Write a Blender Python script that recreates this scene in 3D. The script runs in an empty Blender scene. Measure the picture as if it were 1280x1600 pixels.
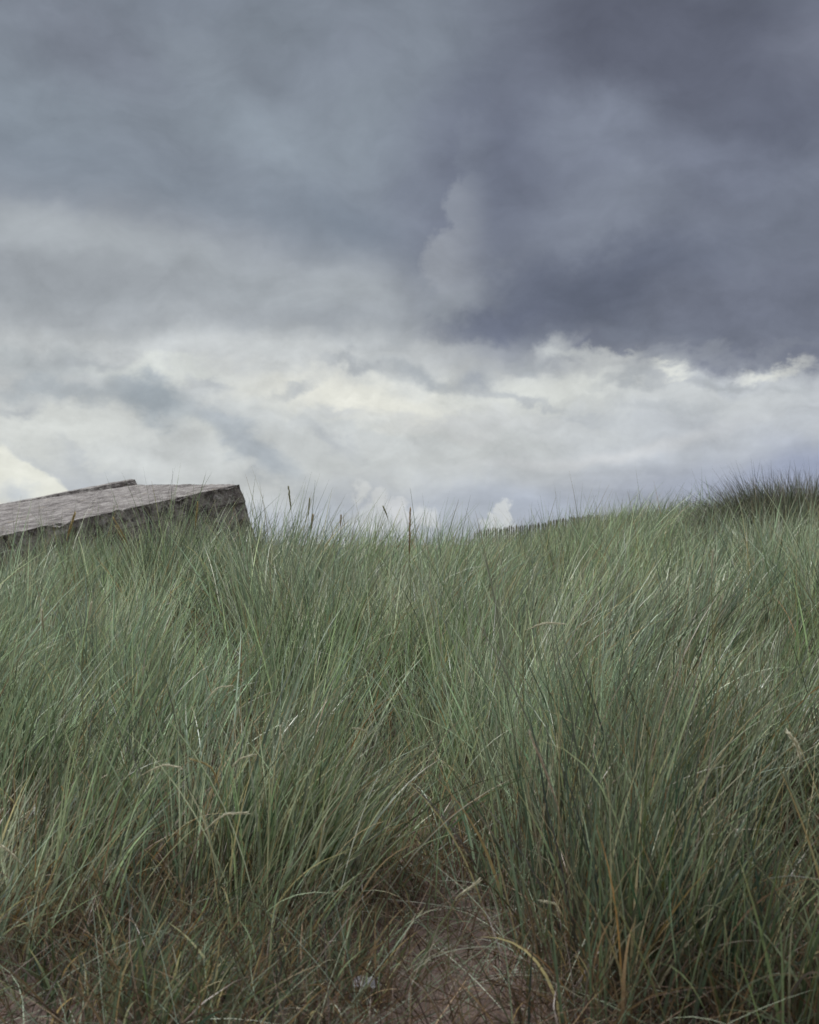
import bpy, bmesh, math, random
import numpy as np
from mathutils import Vector, noise as mn

SC = bpy.context.scene
COL = SC.collection
R = math.radians

# ------------------------------------------------------------------ camera
EYE = 1.5            # eye height in scene units; the sand in front lies 1.3 m below
FPX = 1700.0         # focal length in pixels of the 1280x1600 photograph
HOR = 850.0          # row of the horizon
cam_d = bpy.data.cameras.new("camera")
cam = bpy.data.objects.new("camera", cam_d)
COL.objects.link(cam)
cam_d.sensor_fit = 'VERTICAL'
cam_d.sensor_height = 60.0
cam_d.lens = 60.0 * FPX / 1600.0
cam_d.shift_y = (HOR - 800.0) / 1600.0
cam_d.clip_start = 0.05
cam_d.clip_end = 6000
cam_d.dof.use_dof = True
cam_d.dof.focus_distance = 6.0
cam_d.dof.aperture_fstop = 7.5
cam.location = (0, 0, EYE)
cam.rotation_euler = (R(90), 0, 0)
SC.camera = cam


def unproj(px, py, d):
    return Vector(((px - 640) / FPX * d, d, EYE + (HOR - py) / FPX * d))


# ------------------------------------------------------------------ colour management
SC.view_settings.view_transform = 'Standard'
SC.view_settings.look = 'None'
SC.view_settings.exposure = 0.0
SC.view_settings.gamma = 1.0
SC.view_settings.use_curve_mapping = False
SC.cycles.use_denoising = True
SC.cycles.max_bounces = 6
SC.cycles.diffuse_bounces = 4
SC.cycles.transmission_bounces = 4
SC.cycles.glossy_bounces = 2
SC.cycles.caustics_reflective = False
SC.cycles.caustics_refractive = False


def lin(c):
    return tuple(((v / 255) / 12.92 if v / 255 <= 0.04045 else ((v / 255 + 0.055) / 1.055) ** 2.4) for v in c)


# ------------------------------------------------------------------ sky (world)
W = bpy.data.worlds.new("World")
SC.world = W
W.use_nodes = True
nt = W.node_tree
nt.nodes.clear()


class G:
    """small helper to write node graphs"""
    def __init__(s, nt):
        s.nt = nt

    def n(s, t, **kw):
        nd = s.nt.nodes.new(t)
        for k, v in kw.items():
            setattr(nd, k, v)
        return nd

    def put(s, sock, v):
        if v is None:
            return
        if hasattr(v, 'is_output') or isinstance(v, bpy.types.NodeSocket):
            s.nt.links.new(v, sock)
        else:
            sock.default_value = v

    def m(s, op, a, b=None, c=None, clamp=False):
        nd = s.n('ShaderNodeMath', operation=op, use_clamp=clamp)
        s.put(nd.inputs[0], a)
        s.put(nd.inputs[1], b)
        s.put(nd.inputs[2], c)
        return nd.outputs[0]

    def vm(s, op, a, b=None, c=None):
        nd = s.n('ShaderNodeVectorMath', operation=op)
        s.put(nd.inputs[0], a)
        s.put(nd.inputs[1], b)
        if c is not None:
            s.put(nd.inputs[2], c)
        return nd.outputs['Value'] if op in ('LENGTH', 'DOT_PRODUCT') else nd.outputs['Vector']

    def scale(s, a, f):
        nd = s.n('ShaderNodeVectorMath', operation='SCALE')
        s.put(nd.inputs[0], a)
        s.put(nd.inputs['Scale'], f)
        return nd.outputs['Vector']

    def noise(s, vec, sc, det=4, rough=.55, dist=0.0, col=False, lac=2.0):
        nd = s.n('ShaderNodeTexNoise')
        s.put(nd.inputs['Vector'], vec)
        nd.inputs['Scale'].default_value = sc
        nd.inputs['Detail'].default_value = det
        nd.inputs['Roughness'].default_value = rough
        nd.inputs['Lacunarity'].default_value = lac
        nd.inputs['Distortion'].default_value = dist
        return nd.outputs['Color' if col else 'Fac']

    def mr(s, v, a, b, c=0.0, d=1.0, smooth=False):
        nd = s.n('ShaderNodeMapRange')
        nd.interpolation_type = 'SMOOTHSTEP' if smooth else 'LINEAR'
        s.put(nd.inputs['Value'], v)
        s.put(nd.inputs['From Min'], a)
        s.put(nd.inputs['From Max'], b)
        s.put(nd.inputs['To Min'], c)
        s.put(nd.inputs['To Max'], d)
        return nd.outputs[0]

    def mix(s, f, a, b, mode='MIX'):
        nd = s.n('ShaderNodeMix', data_type='RGBA', blend_type=mode)
        s.put(nd.inputs[0], f)
        s.put(nd.inputs[6], a if not isinstance(a, tuple) else (*a[:3], 1))
        s.put(nd.inputs[7], b if not isinstance(b, tuple) else (*b[:3], 1))
        return nd.outputs[2]

    def mapping(s, vec, loc=(0, 0, 0), rot=(0, 0, 0), scl=(1, 1, 1), typ='POINT'):
        nd = s.n('ShaderNodeMapping', vector_type=typ)
        s.put(nd.inputs['Vector'], vec)
        nd.inputs['Location'].default_value = loc
        nd.inputs['Rotation'].default_value = rot
        nd.inputs['Scale'].default_value = scl
        return nd.outputs[0]

    def xyz(s, v):
        nd = s.n('ShaderNodeSeparateXYZ')
        s.put(nd.inputs[0], v)
        return nd.outputs

    def comb(s, x, y, z=0.0):
        nd = s.n('ShaderNodeCombineXYZ')
        s.put(nd.inputs[0], x)
        s.put(nd.inputs[1], y)
        s.put(nd.inputs[2], z)
        return nd.outputs[0]


SUN_EL, SUN_AZ = 60.0, 312.0      # high in front on the left, veiled by cloud


def sky():
    g = G(nt)
    tc = g.n('ShaderNodeTexCoord').outputs['Generated']
    d = g.xyz(tc)
    az = g.m('ARCTAN2', d[0], d[1])
    el = g.m('ARCSINE', d[2])
    P = g.comb(g.m('MULTIPLY', az, 1.7), g.m('MULTIPLY', el, 1.7), 0.0)
    # cloud-deck coordinates: the underside of a layer seen in perspective
    zz = g.m('ADD', g.m('MAXIMUM', d[2], 0.0), 0.10)
    Q = g.comb(g.m('DIVIDE', d[0], zz), g.m('DIVIDE', d[1], zz), 0.0)
    half = (0.5, 0.5, 0.5)
    wq = g.scale(g.vm('SUBTRACT', g.noise(P, 3.0, 5, .55, col=True), half), 0.17)
    Pm = g.vm('ADD', P, wq)                                        # mild warp
    wf = g.scale(g.vm('SUBTRACT', g.noise(P, 16.0, 6, .62, col=True), half), 0.085)
    Pf = g.vm('ADD', P, wf)                                        # fine billowing warp
    wb = g.scale(g.vm('SUBTRACT', g.noise(P, 9.0, 7, .62, col=True), half), 0.11)
    Pb = g.vm('ADD', P, wb)                                        # both

    we = g.scale(g.vm('SUBTRACT', g.noise(g.mapping(P, (5, 2, 0), (0, 0, 0), (1, 1.5, 1)), 7.0, 7, .60, .2, col=True), half), 0.15)
    Pe = g.vm('ADD', P, we)                                        # ragged shreds

    nis = g.n('ShaderNodeTexSky', sky_type='NISHITA')
    nis.sun_disc = False
    nis.sun_elevation = R(SUN_EL)
    nis.sun_rotation = R(SUN_AZ)
    blue = g.scale(nis.outputs[0], 0.09)

    # elevation gradient of the cloud cover
    rp = g.n('ShaderNodeValToRGB')
    g.put(rp.inputs[0], g.mr(g.xyz(Pm)[1], 0.0, 1.0))
    stops = [(0.0, (172, 180, 192)), (.12, (188, 193, 199)), (.22, (202, 205, 205)), (.29, (196, 200, 201)), (.36, (166, 172, 177)),
             (.46, (146, 152, 160)), (.56, (131, 139, 150)), (.72, (133, 142, 152)), (.84, (123, 130, 143)), (1.0, (128, 134, 147))]
    cr = rp.color_ramp
    while len(cr.elements) < len(stops):
        cr.elements.new(0.5)
    for e, (p, c) in zip(cr.elements, stops):
        e.position = p
        e.color = (*lin(c), 1)
    col = rp.outputs[0]

    def blob(px, py, rx, ry, rot, c, k=1.0, lo=0.0, hi=1.0, P_=None, gate=None):
        """lay a soft cloud of colour c (sRGB) towards direction (px,py)"""
        nonlocal col
        a = math.atan((px - 640) / FPX)
        e = math.atan((HOR - py) / FPX * math.cos(a))
        v = g.mapping(P_ if P_ is not None else Pm, (1.7 * a, 1.7 * e, 0), (0, 0, R(rot)), (rx / 1000, ry / 1000, 1), 'TEXTURE')
        gr = g.n('ShaderNodeTexGradient', gradient_type='SPHERICAL')
        g.put(gr.inputs[0], v)
        f = g.mr(gr.outputs['Fac'], lo, hi, 0.0, k, smooth=True)
        if gate:
            ga = math.atan((gate[0] - 640) / FPX)
            ge = math.atan((HOR - gate[1]) / FPX * math.cos(ga))
            gv = g.mapping(P, (1.7 * ga, 1.7 * ge, 0), (0, 0, 0), (gate[2] / 1000, gate[3] / 1000, 1), 'TEXTURE')
            gg = g.n('ShaderNodeTexGradient', gradient_type='SPHERICAL')
            g.put(gg.inputs[0], gv)
            f = g.m('MULTIPLY', f, g.mr(gg.outputs['Fac'], 0, .8, smooth=True))
        col = g.mix(f, col, lin(c))

    # upper left: teal-grey deck with violet patches
    blob(150, 60, 330, 110, -8, (117, 122, 134), .75)
    blob(20, 200, 240, 130, 0, (132, 142, 152), .65)
    blob(330, 120, 130, 60, -25, (141, 150, 160), .6, 0, 1, Pb)
    blob(400, 215, 240, 80, -14, (142, 152, 162), .7, 0, 1, Pb)
    blob(540, 90, 230, 90, 10, (123, 130, 142), .7)
    blob(250, 300, 420, 75, -5, (126, 135, 146), .7)
    blob(620, 230, 150, 100, 0, (140, 150, 160), .7)
    blob(60, 375, 330, 55, -8, (172, 178, 182), .8, 0, .8)
    blob(560, 350, 260, 90, -8, (124, 134, 147), .8)
    blob(110, 440, 420, 60, -4, (150, 155, 160), .75)
    blob(420, 455, 320, 60, -10, (163, 169, 174), .7)
    blob(520, 515, 330, 40, 0, (146, 152, 159), .7)
    blob(170, 500, 420, 40, 0, (160, 165, 170), .6)
    # dark storm mass, upper right
    blob(1080, 300, 560, 420, 0, (118, 124, 139), .97, 0, .42)
    blob(1050, 40, 420, 190, -12, (95, 99, 113), .95, 0, .75)
    blob(1285, 60, 110, 80, 0, (128, 133, 148), .7)
    blob(1210, 180, 260, 110, 30, (106, 111, 127), .7)
    blob(770, 225, 130, 190, 10, (110, 116, 132), .9)
    blob(930, 190, 140, 90, 0, (130, 137, 152), .75, 0, .9, Pb)
    blob(960, 320, 190, 80, 25, (134, 141, 155), .75, 0, .9, Pb)
    blob(1110, 250, 150, 60, -20, (122, 128, 144), .7, 0, .9, Pb)
    blob(720, 470, 110, 60, 0, (146, 152, 161), .7, 0, .7, Pe)
    blob(650, 305, 60, 46, 0, (120, 127, 141), .7, 0, .8, Pb)
    blob(930, 445, 290, 85, 10, (101, 107, 123), .95, 0, .8, Pb)
    blob(1180, 480, 260, 85, -4, (114, 119, 134), .9, 0, .8, Pb)
    # billowing left edge of the storm cloud, seen against the deck behind it
    blob(822, 415, 170, 92, 0, (154, 159, 167), .75, 0, .12, Pf, gate=(668, 405, 120, 120))
    blob(800, 330, 112, 70, 0, (146, 152, 162), .65, 0, .14, Pf, gate=(700, 325, 80, 90))
    blob(790, 235, 90, 80, 10, (128, 135, 149), .5, 0, .3, Pf, gate=(712, 225, 80, 120))
    blob(800, 490, 150, 60, 0, (150, 156, 164), .7, 0, .25, Pf, gate=(668, 475, 120, 70))
    blob(850, 130, 130, 60, 20, (122, 128, 143), .4, 0, .5, Pb, gate=(760, 120, 110, 110))
    # bright band above the horizon, ragged along its upper edge
    blob(1150, 668, 620, 118, 0, (188, 193, 199), 1, 0, .42, Pb)
    blob(420, 676, 700, 122, 0, (200, 204, 204), 1, 0, .52, Pb)
    blob(780, 500, 150, 34, 6, (106, 112, 129), .85, 0, .8, Pb)
    blob(560, 615, 300, 58, -6, (234, 234, 224), .95, 0, .9, Pe)
    blob(860, 605, 330, 62, 0, (216, 219, 214), .9, 0, .95, Pb)
    blob(1130, 615, 240, 50, 0, (202, 206, 207), .7, 0, 1, Pb)
    blob(230, 578, 190, 26, -3, (212, 216, 211), .8, 0, 1, Pe)
    blob(60, 670, 260, 60, 0, (213, 216, 212), .8, 0, .8, Pe)
    blob(320, 665, 150, 32, -30, (216, 219, 215), .8, 0, .8, Pe)
    blob(400, 760, 110, 60, -30, (206, 210, 210), .8, 0, .6, Pe)
    # ragged dark shreds under the storm cloud
    blob(912, 540, 46, 40, 0, (116, 121, 136), .9, 0, .8, Pb)
    blob(840, 545, 60, 18, 8, (150, 155, 163), .8, 0, .7, Pe)
    blob(1010, 546, 130, 24, 2, (128, 133, 146), .85, 0, .9, Pb)
    blob(1140, 556, 150, 30, -4, (120, 125, 140), .95, 0, .9, Pb)
    blob(1090, 590, 120, 16, -3, (172, 177, 184), .7, 0, 1, Pb)
    blob(1270, 545, 140, 36, 0, (120, 125, 140), .9, 0, .9, Pb)
    blob(1000, 580, 60, 14, -6, (176, 180, 184), .7, 0, .8, Pe)
    blob(862, 545, 60, 22, 20, (200, 204, 204), .6, 0, 1, Pb)
    blob(900, 556, 70, 16, -10, (208, 212, 208), .6, 0, 1, Pb)
    blob(955, 556, 60, 16, 0, (224, 226, 219), .85, 0, 1, Pe)
    blob(1050, 572, 50, 15, 0, (224, 226, 219), .85, 0, 1, Pe)
    blob(1000, 556, 330, 20, 0, (158, 163, 171), .6, 0, 1, Pe)
    blob(1205, 576, 80, 16, -6, (222, 224, 218), .85, 0, 1, Pe)
    # grey scud in front of the band
    blob(60, 560, 120, 40, 0, (176, 182, 185), .8, 0, .8, Pb)
    blob(90, 615, 120, 30, -6, (170, 177, 182), .8, 0, .8, Pe)
    blob(235, 625, 130, 48, -20, (160, 169, 176), .95, 0, .8, Pe)
    blob(395, 700, 170, 40, -38, (168, 176, 184), .85, 0, .8, Pe)
    blob(655, 590, 120, 26, -14, (168, 174, 179), .9, 0, 1, Pb)
    blob(745, 592, 66, 34, 10, (158, 164, 172), .9, 0, 1, Pb)
    blob(810, 620, 110, 14, -6, (182, 187, 191), .8, 0, .9, Pe)
    blob(520, 640, 60, 20, 10, (196, 200, 202), .7, 0, 1, Pe)
    blob(720, 650, 260, 24, -3, (203, 206, 208), .6, 0, 1, Pe)
    blob(950, 700, 330, 18, 6, (210, 212, 214), .6, 0, 1, Pm)
    for bx, by, brx, bry, rot, v in ((835, 558, 60, 16, 10, 172), (985, 588, 70, 15, -4, 178), (1135, 588, 80, 16, -6, 170), (1235, 612, 80, 16, -8, 184),
                                     (1060, 625, 120, 14, 4, 188), (905, 645, 110, 13, -4, 193), (560, 560, 90, 16, -6, 176), (455, 600, 70, 16, 20, 186),
                                     (330, 600, 60, 18, 0, 184), (520, 690, 90, 18, -25, 188), (130, 560, 110, 18, 4, 176), (30, 640, 80, 18, 0, 182), (160, 730, 100, 18, -20, 190)):
        blob(bx, by, brx, bry, rot, (v - 5, v, v + 4), .8, 0, 1, Pe)
    # violet blue low on the right
    blob(1180, 760, 420, 80, 0, (158, 166, 186), .85)
    blob(1340, 745, 200, 60, 0, (148, 157, 183), .85)
    blob(830, 800, 260, 60, 0, (168, 176, 191), .85)
    blob(560, 815, 330, 62, 0, (184, 191, 200), .85)
    # cumulus heads low down
    blob(14, 770, 108, 64, -28, (229, 230, 220), .95, 0, .22, Pe)
    blob(22, 775, 46, 34, 0, (194, 201, 208), .8, 0, .9, Pf)
    blob(600, 812, 66, 30, 0, (203, 207, 210), .85, 0, .6, Pf)
    blob(560, 772, 15, 24, 0, (212, 215, 215), .9, 0, .7, Pf)
    blob(592, 782, 24, 24, 0, (210, 213, 214), .9, 0, .5, Pf)
    blob(622, 800, 24, 18, 0, (207, 210, 213), .9, 0, .5, Pf)
    blob(664, 808, 26, 16, 0, (205, 209, 212), .9, 0, .6, Pf)
    blob(778, 820, 36, 24, 0, (203, 208, 211), .95, 0, .4, Pf)
    blob(786, 796, 15, 18, 0, (208, 212, 214), .95, 0, .45, Pf)
    blob(764, 806, 12, 12, 0, (206, 210, 212), .95, 0, .5, Pf)

    # streaky and billowy texture over everything
    n1 = g.noise(g.mapping(Q, (3.1, 1.7, 0), (0, 0, .5), (1, .8, 1)), 0.9, 7, .55, .4)
    n2 = g.noise(g.mapping(Pm, (0, 0, 0), (0, 0, -.12), (1, 1.9, 1)), 6.0, 7, .58, .2)
    n3 = g.noise(P, 22.0, 5, .6)
    n4 = g.noise(g.mapping(Pb, (7, 3, 0), (0, 0, .1), (1, 1.5, 1)), 13.0, 6, .6, .3)
    band = g.m('MULTIPLY', g.mr(g.xyz(Pm)[1], .46, .30, 0, 1), g.mr(g.xyz(Pm)[1], .03, .15, .3, 1))
    n4 = g.m('MULTIPLY', g.mr(n4, .3, .7, -.11, .07), band)
    t = g.m('ADD', g.mr(n1, .25, .75, -.10, .10), g.mr(n2, .25, .75, -.17, .17))
    t = g.m('ADD', t, g.mr(n3, .25, .75, -.022, .022))
    t = g.m('ADD', g.m('ADD', t, n4), 1.0)
    col = g.scale(col, t)
    # plain grey overcast behind the camera
    back = g.mr(d[1], 0.30, -0.55, 0.0, 1.0, smooth=True)
    bcol = g.scale(g.mix(g.mr(n1, .3, .7), (.95, .98, 1.02), (1.5, 1.5, 1.48)), BACK)
    col = g.mix(back, col, bcol)
    top = g.mr(d[2], 0.47, 0.85, 0.0, 1.0, smooth=True)
    top = g.m('MULTIPLY', top, g.mr(d[1], -0.55, 0.15, 0.08, 1.0, smooth=True))
    col = g.mix(top, col, g.scale((.8, .83, .88), ZEN))
    # a little of the clear sky shines through the cloud everywhere
    col = g.mix(0.03, col, blue)
    # below the horizon
    col = g.mix(g.mr(d[2], -0.02, -0.06), col, (.10, .10, .09))
    bg = g.n('ShaderNodeBackground')
    g.put(bg.inputs[0], col)
    bg.inputs[1].default_value = 1.0
    out = g.n('ShaderNodeOutputWorld')
    nt.links.new(bg.outputs[0], out.inputs[0])


BACK, ZEN = 0.14, 2.9
sky()
W.cycles.sampling_method = 'MANUAL'
W.cycles.sample_map_resolution = 512

sun_d = bpy.data.lights.new("sun", 'SUN')
sun = bpy.data.objects.new("sun", sun_d)
COL.objects.link(sun)
sun_d.energy = 4.3
sun_d.angle = R(14)
sun_d.color = (1.0, .98, .945)
_a, _e = R(SUN_AZ), R(SUN_EL)
_sd = Vector((math.sin(_a) * math.cos(_e), math.cos(_a) * math.cos(_e), math.sin(_e)))
sun.rotation_euler = _sd.to_track_quat('Z', 'Y').to_euler()


# ------------------------------------------------------------------ helpers
def tag(o, label=None, cat=None, group=None, kind=None):
    if label:
        o['label'] = label
    if cat:
        o['category'] = cat
    if group:
        o['group'] = group
    if kind:
        o['kind'] = kind
    return o


def link(name, me, mat=None, parent=None):
    o = bpy.data.objects.new(name, me)
    COL.objects.link(o)
    if mat:
        me.materials.append(mat)
    if parent:
        o.parent = parent
    return o


def empty(name, loc=(0, 0, 0)):
    o = bpy.data.objects.new(name, None)
    COL.objects.link(o)
    o.location = loc
    o.empty_display_size = .1
    return o


def mesh_np(name, V, F, cols=None, smooth=True):
    """V (n,3), F (m,4) quads"""
    me = bpy.data.meshes.new(name)
    me.vertices.add(len(V))
    me.vertices.foreach_set('co', np.asarray(V, np.float32).ravel())
    k = F.shape[1]
    me.loops.add(F.size)
    me.loops.foreach_set('vertex_index', np.asarray(F, np.int32).ravel())
    me.polygons.add(len(F))
    me.polygons.foreach_set('loop_start', np.arange(0, F.size, k, dtype=np.int32))
    me.polygons.foreach_set('use_smooth', np.full(len(F), smooth))
    if cols is not None:
        at = me.color_attributes.new('tint', 'FLOAT_COLOR', 'POINT')
        c4 = np.ones((len(V), 4), np.float32)
        c4[:, :3] = cols
        at.data.foreach_set('color', c4.ravel())
    me.update()
    me.validate()
    return me


# ------------------------------------------------------------------ terrain
U = np.array([-3, -.60, -.38, -.25, -.12, 0., .068, .12, .16, .20, .25, .30, .36, .60, 3])
D = np.array([0., 2.5, 3.3, 4.2, 5., 7., 10., 14., 20., 28., 40., 70., 200.])
#         -3   -.6  -.38  -.25  -.12   0   .068  .12   .16   .2   .25   .3   .36   .6   3
H = np.array([
    [.20, .20, .20, .20, .20, .20, .20, .20, .20, .20, .20, .20, .20, .20, .20],
    [.20, .20, .20, .20, .20, .20, .20, .20, .22, .22, .22, .22, .24, .26, .3],
    [.22, .22, .22, .22, .22, .22, .22, .23, .26, .28, .28, .28, .30, .34, .4],
    [.26, .28, .30, .30, .30, .28, .28, .30, .34, .36, .36, .38, .40, .44, .5],
    [.34, .38, .40, .42, .42, .38, .38, .42, .44, .46, .48, .50, .52, .56, .6],
    [.50, .52, .55, .60, .62, .58, .58, .60, .62, .64, .66, .68, .70, .75, .8],
    [.62, .66, .72, .85, .97, .99, .90, .85, .86, .89, .92, .93, .94, 1., 1.1],
    [.50, .50, .52, .60, .74, .74, .68, .76, .88, 1.02, 1.16, 1.26, 1.30, 1.3, 1.2],
    [.30, .30, .30, .34, .40, .50, .64, .88, 1.08, 1.26, 1.38, 1.40, 1.40, 1.4, 1.3],
    [.20, .20, .20, .20, .30, .60, 1.13, 1.36, 1.64, 1.90, 1.94, 1.84, 1.7, 1.6, 1.3],
    [.0, .0, .0, .0, .0, .2, .5, .8, .9, 1.0, 1.0, 1.0, 1.0, .8, .5],
    [-1] * 15, [-1.5] * 15])


def height(x, y):
    x = np.asarray(x, float)
    y = np.asarray(y, float)
    d = np.maximum(y, 0.8)
    u = np.clip(x / d, -2.99, 2.99)
    dd = np.clip(d, 0, 199)
    i = np.clip(np.searchsorted(U, u, 'right') - 1, 0, len(U) - 2)
    j = np.clip(np.searchsorted(D, dd, 'right') - 1, 0, len(D) - 2)
    fu = (u - U[i]) / (U[i + 1] - U[i])
    fd = (dd - D[j]) / (D[j + 1] - D[j])
    z = (H[j, i] * (1 - fu) + H[j, i + 1] * fu) * (1 - fd) + (H[j + 1, i] * (1 - fu) + H[j + 1, i + 1] * fu) * fd
    b = np.sin(x * 1.9 + 1.3 * np.sin(y * 1.1)) * np.sin(y * 1.6 + x * .7)
    b2 = np.sin(x * 5.1 + y * 2.2) * np.sin(y * 4.7 - x * 1.4)
    for px, d0, ru, rd, dep in ((330, 6.9, .045, .8, .22), (592, 5.25, .036, .9, .20), (120, 5.1, .03, .5, .10), (1010, 5.8, .03, .6, .12), (455, 8.3, .04, .7, .12), (800, 7.6, .03, .7, .10)):
        z = z - dep * np.exp(-((u - (px - 640) / FPX) / ru) ** 2 - ((d - d0) / rd) ** 2)
    return z + (b * .035 + b2 * .012) * np.clip((y - 2) / 3, .3, 1)


def axis(segs):
    out = []
    for a, b, s in segs:
        out += list(np.arange(a, b, s))
    return np.array(out + [segs[-1][1]])


gx = axis([(-1500, -200, 130), (-200, -30, 10), (-30, -8, 1), (-8, 8, .06), (8, 30, 1), (30, 200, 10), (200, 1500, 130)])
gy = axis([(-60, -6, 6), (-6, 1, .5), (1, 6, .05), (6, 14, .2), (14, 40, .5), (40, 200, 8), (200, 3000, 200)])
GX, GY = np.meshgrid(gx, gy)
GZ = height(GX, GY)
near = (GY < 7) & (GY > 1) & (abs(GX) < 6)
rr = np.random.default_rng(5)
# wind and foot marks in the near sand
GZ = GZ + near * (.010 * np.sin(GX * 13 + 3 * np.sin(GY * 4)) * np.sin(GY * 17 + 2 * np.sin(GX * 5)) + rr.normal(0, .0022, GX.shape))
nx, ny = len(gx), len(gy)
ii = np.arange(nx * ny).reshape(ny, nx)
F = np.stack([ii[:-1, :-1], ii[:-1, 1:], ii[1:, 1:], ii[1:, :-1]], -1).reshape(-1, 4)


def new_mat(name):
    m = bpy.data.materials.new(name)
    m.use_nodes = True
    n = m.node_tree
    b = n.nodes['Principled BSDF']
    return m, G(n), b


def sand_mat():
    m, g, b = new_mat('sand')
    P = g.n('ShaderNodeTexCoord').outputs['Object']
    n1 = g.noise(P, 2.2, 6, .6)
    n2 = g.noise(P, 60, 4, .7)
    n3 = g.noise(P, 400, 2, .7)
    c = g.mix(g.mr(n1, .35, .65), (.080, .056, .050), (.130, .096, .084))
    c = g.mix(g.mr(n2, .45, .75, 0, .7), c, (.065, .045, .04))
    c = g.mix(g.mr(n3, .55, .8, 0, .6), c, (.17, .135, .12))
    g.put(b.inputs['Base Color'], c)
    b.inputs['Roughness'].default_value = .95
    b.inputs['Specular IOR Level'].default_value = .2
    bp = g.n('ShaderNodeBump')
    bp.inputs['Strength'].default_value = .6
    bp.inputs['Distance'].default_value = .01
    g.put(bp.inputs['Height'], g.m('ADD', n2, g.m('MULTIPLY', n3, .5)))
    g.put(b.inputs['Normal'], bp.outputs[0])
    return m


tag(link('dune_sand', mesh_np('dune_sand', np.stack([GX, GY, GZ], -1).reshape(-1, 3), F), sand_mat()), kind='structure')


# ------------------------------------------------------------------ grass
def grass_mat(name, trans=.35, rough=.45):
    m = bpy.data.materials.new(name)
    m.use_nodes = True
    n = m.node_tree
    n.nodes.clear()
    g = G(n)
    at = g.n('ShaderNodeVertexColor', layer_name='tint').outputs[0]
    P = g.n('ShaderNodeTexCoord').outputs['Object']
    c = g.mix(1.0, at, g.mr(g.noise(g.mapping(P, scl=(1, 1, .15)), 160, 3, .6), .3, .7, .82, 1.15), 'MULTIPLY')
    b = g.n('ShaderNodeBsdfPrincipled')
    g.put(b.inputs['Base Color'], c)
    b.inputs['Roughness'].default_value = rough
    b.inputs['Specular IOR Level'].default_value = .5
    t = g.n('ShaderNodeBsdfTranslucent')
    g.put(t.inputs[0], g.mix(1.0, c, (.95, 1.0, .82), 'MULTIPLY'))
    ms = g.n('ShaderNodeMixShader')
    ms.inputs[0].default_value = trans
    n.links.new(b.outputs[0], ms.inputs[1])
    n.links.new(t.outputs[0], ms.inputs[2])
    o = g.n('ShaderNodeOutputMaterial')
    n.links.new(ms.outputs[0], o.inputs[0])
    return m


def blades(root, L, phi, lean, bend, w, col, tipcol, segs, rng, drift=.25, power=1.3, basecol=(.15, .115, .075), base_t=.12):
    """numpy ribbons; returns V, F, C.  root (n,3); phi heading; lean start angle; bend total added"""
    n = len(root)
    t = np.linspace(0, 1, segs + 1)
    tm = (t[1:] + t[:-1]) / 2
    th = lean[:, None] + bend[:, None] * tm[None] ** power
    ph = phi[:, None] + rng.normal(0, drift, n)[:, None] * tm[None]
    seg = (L / segs)[:, None]
    dx = np.sin(th) * np.sin(ph) * seg
    dy = np.sin(th) * np.cos(ph) * seg
    dz = np.cos(th) * seg
    pts = np.zeros((n, segs + 1, 3))
    pts[:, 1:, 0] = np.cumsum(dx, 1)
    pts[:, 1:, 1] = np.cumsum(dy, 1)
    pts[:, 1:, 2] = np.cumsum(dz, 1)
    pts += root[:, None, :]
    # side vector
    ph_e = np.concatenate([ph, ph[:, -1:]], 1)
    th_e = np.concatenate([th, th[:, -1:]], 1)
    perp = np.stack([np.cos(ph_e), -np.sin(ph_e), np.zeros_like(ph_e)], -1)
    nor = np.stack([-np.cos(th_e) * np.sin(ph_e), -np.cos(th_e) * np.cos(ph_e), np.sin(th_e)], -1)
    psi = rng.uniform(0, 2 * np.pi, n)[:, None] + rng.normal(0, .9, n)[:, None] * t[None]
    side = perp * np.cos(psi)[..., None] + nor * np.sin(psi)[..., None]
    wp = (1 - t ** 2.2) * .92 + .08
    wp[0] *= .8
    hw = (w[:, None] * wp[None] * .5)[..., None]
    V = np.stack([pts - side * hw, pts + side * hw], 2).reshape(-1, 3)
    b = (np.arange(n) * (segs + 1) * 2)[:, None] + (np.arange(segs) * 2)[None]
    F = np.stack([b, b + 1, b + 3, b + 2], -1).reshape(-1, 4)
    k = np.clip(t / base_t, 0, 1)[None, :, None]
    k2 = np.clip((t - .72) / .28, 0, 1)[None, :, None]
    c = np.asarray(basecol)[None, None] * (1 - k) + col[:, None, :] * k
    c = c * (1 - k2) + tipcol[:, None, :] * k2
    C = np.repeat(c, 2, axis=1).reshape(-1, 3)
    return V, F, C


def join(parts):
    Vs, Fs, Cs, o = [], [], [], 0
    for V, F_, C in parts:
        Vs.append(V)
        Fs.append(F_ + o)
        Cs.append(C)
        o += len(V)
    return np.concatenate(Vs), np.concatenate(Fs), np.concatenate(Cs)


GREEN = np.array([(.172, .228, .158), (.212, .280, .228), (.118, .162, .102), (.240, .285, .220), (.185, .252, .206), (.315, .358, .300), (.138, .182, .130)]) * np.array([1.09, 1.05, .97])
STRAW = np.array([(.50, .42, .25), (.42, .30, .16), (.36, .20, .085), (.50, .47, .33), (.27, .18, .12), (.33, .27, .22)])

BUNK = [(-2.3, 16.6), (-2.9, 18.7), (-5.6, 22.9), (-14, 23.5), (-10.5, 10.2), (-5.1, 13.8)]


def in_poly(x, y, poly):
    r = np.zeros(len(x), bool)
    j = len(poly) - 1
    for i in range(len(poly)):
        xi, yi = poly[i]
        xj, yj = poly[j]
        c = ((yi > y) != (yj > y)) & (x < (xj - xi) * (y - yi) / (yj - yi + 1e-12) + xi)
        r ^= c
        j = i
    return r


_cr = np.random.default_rng(77)
_cj = _cr.uniform(.12, .88, (64, 64, 3))


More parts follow.
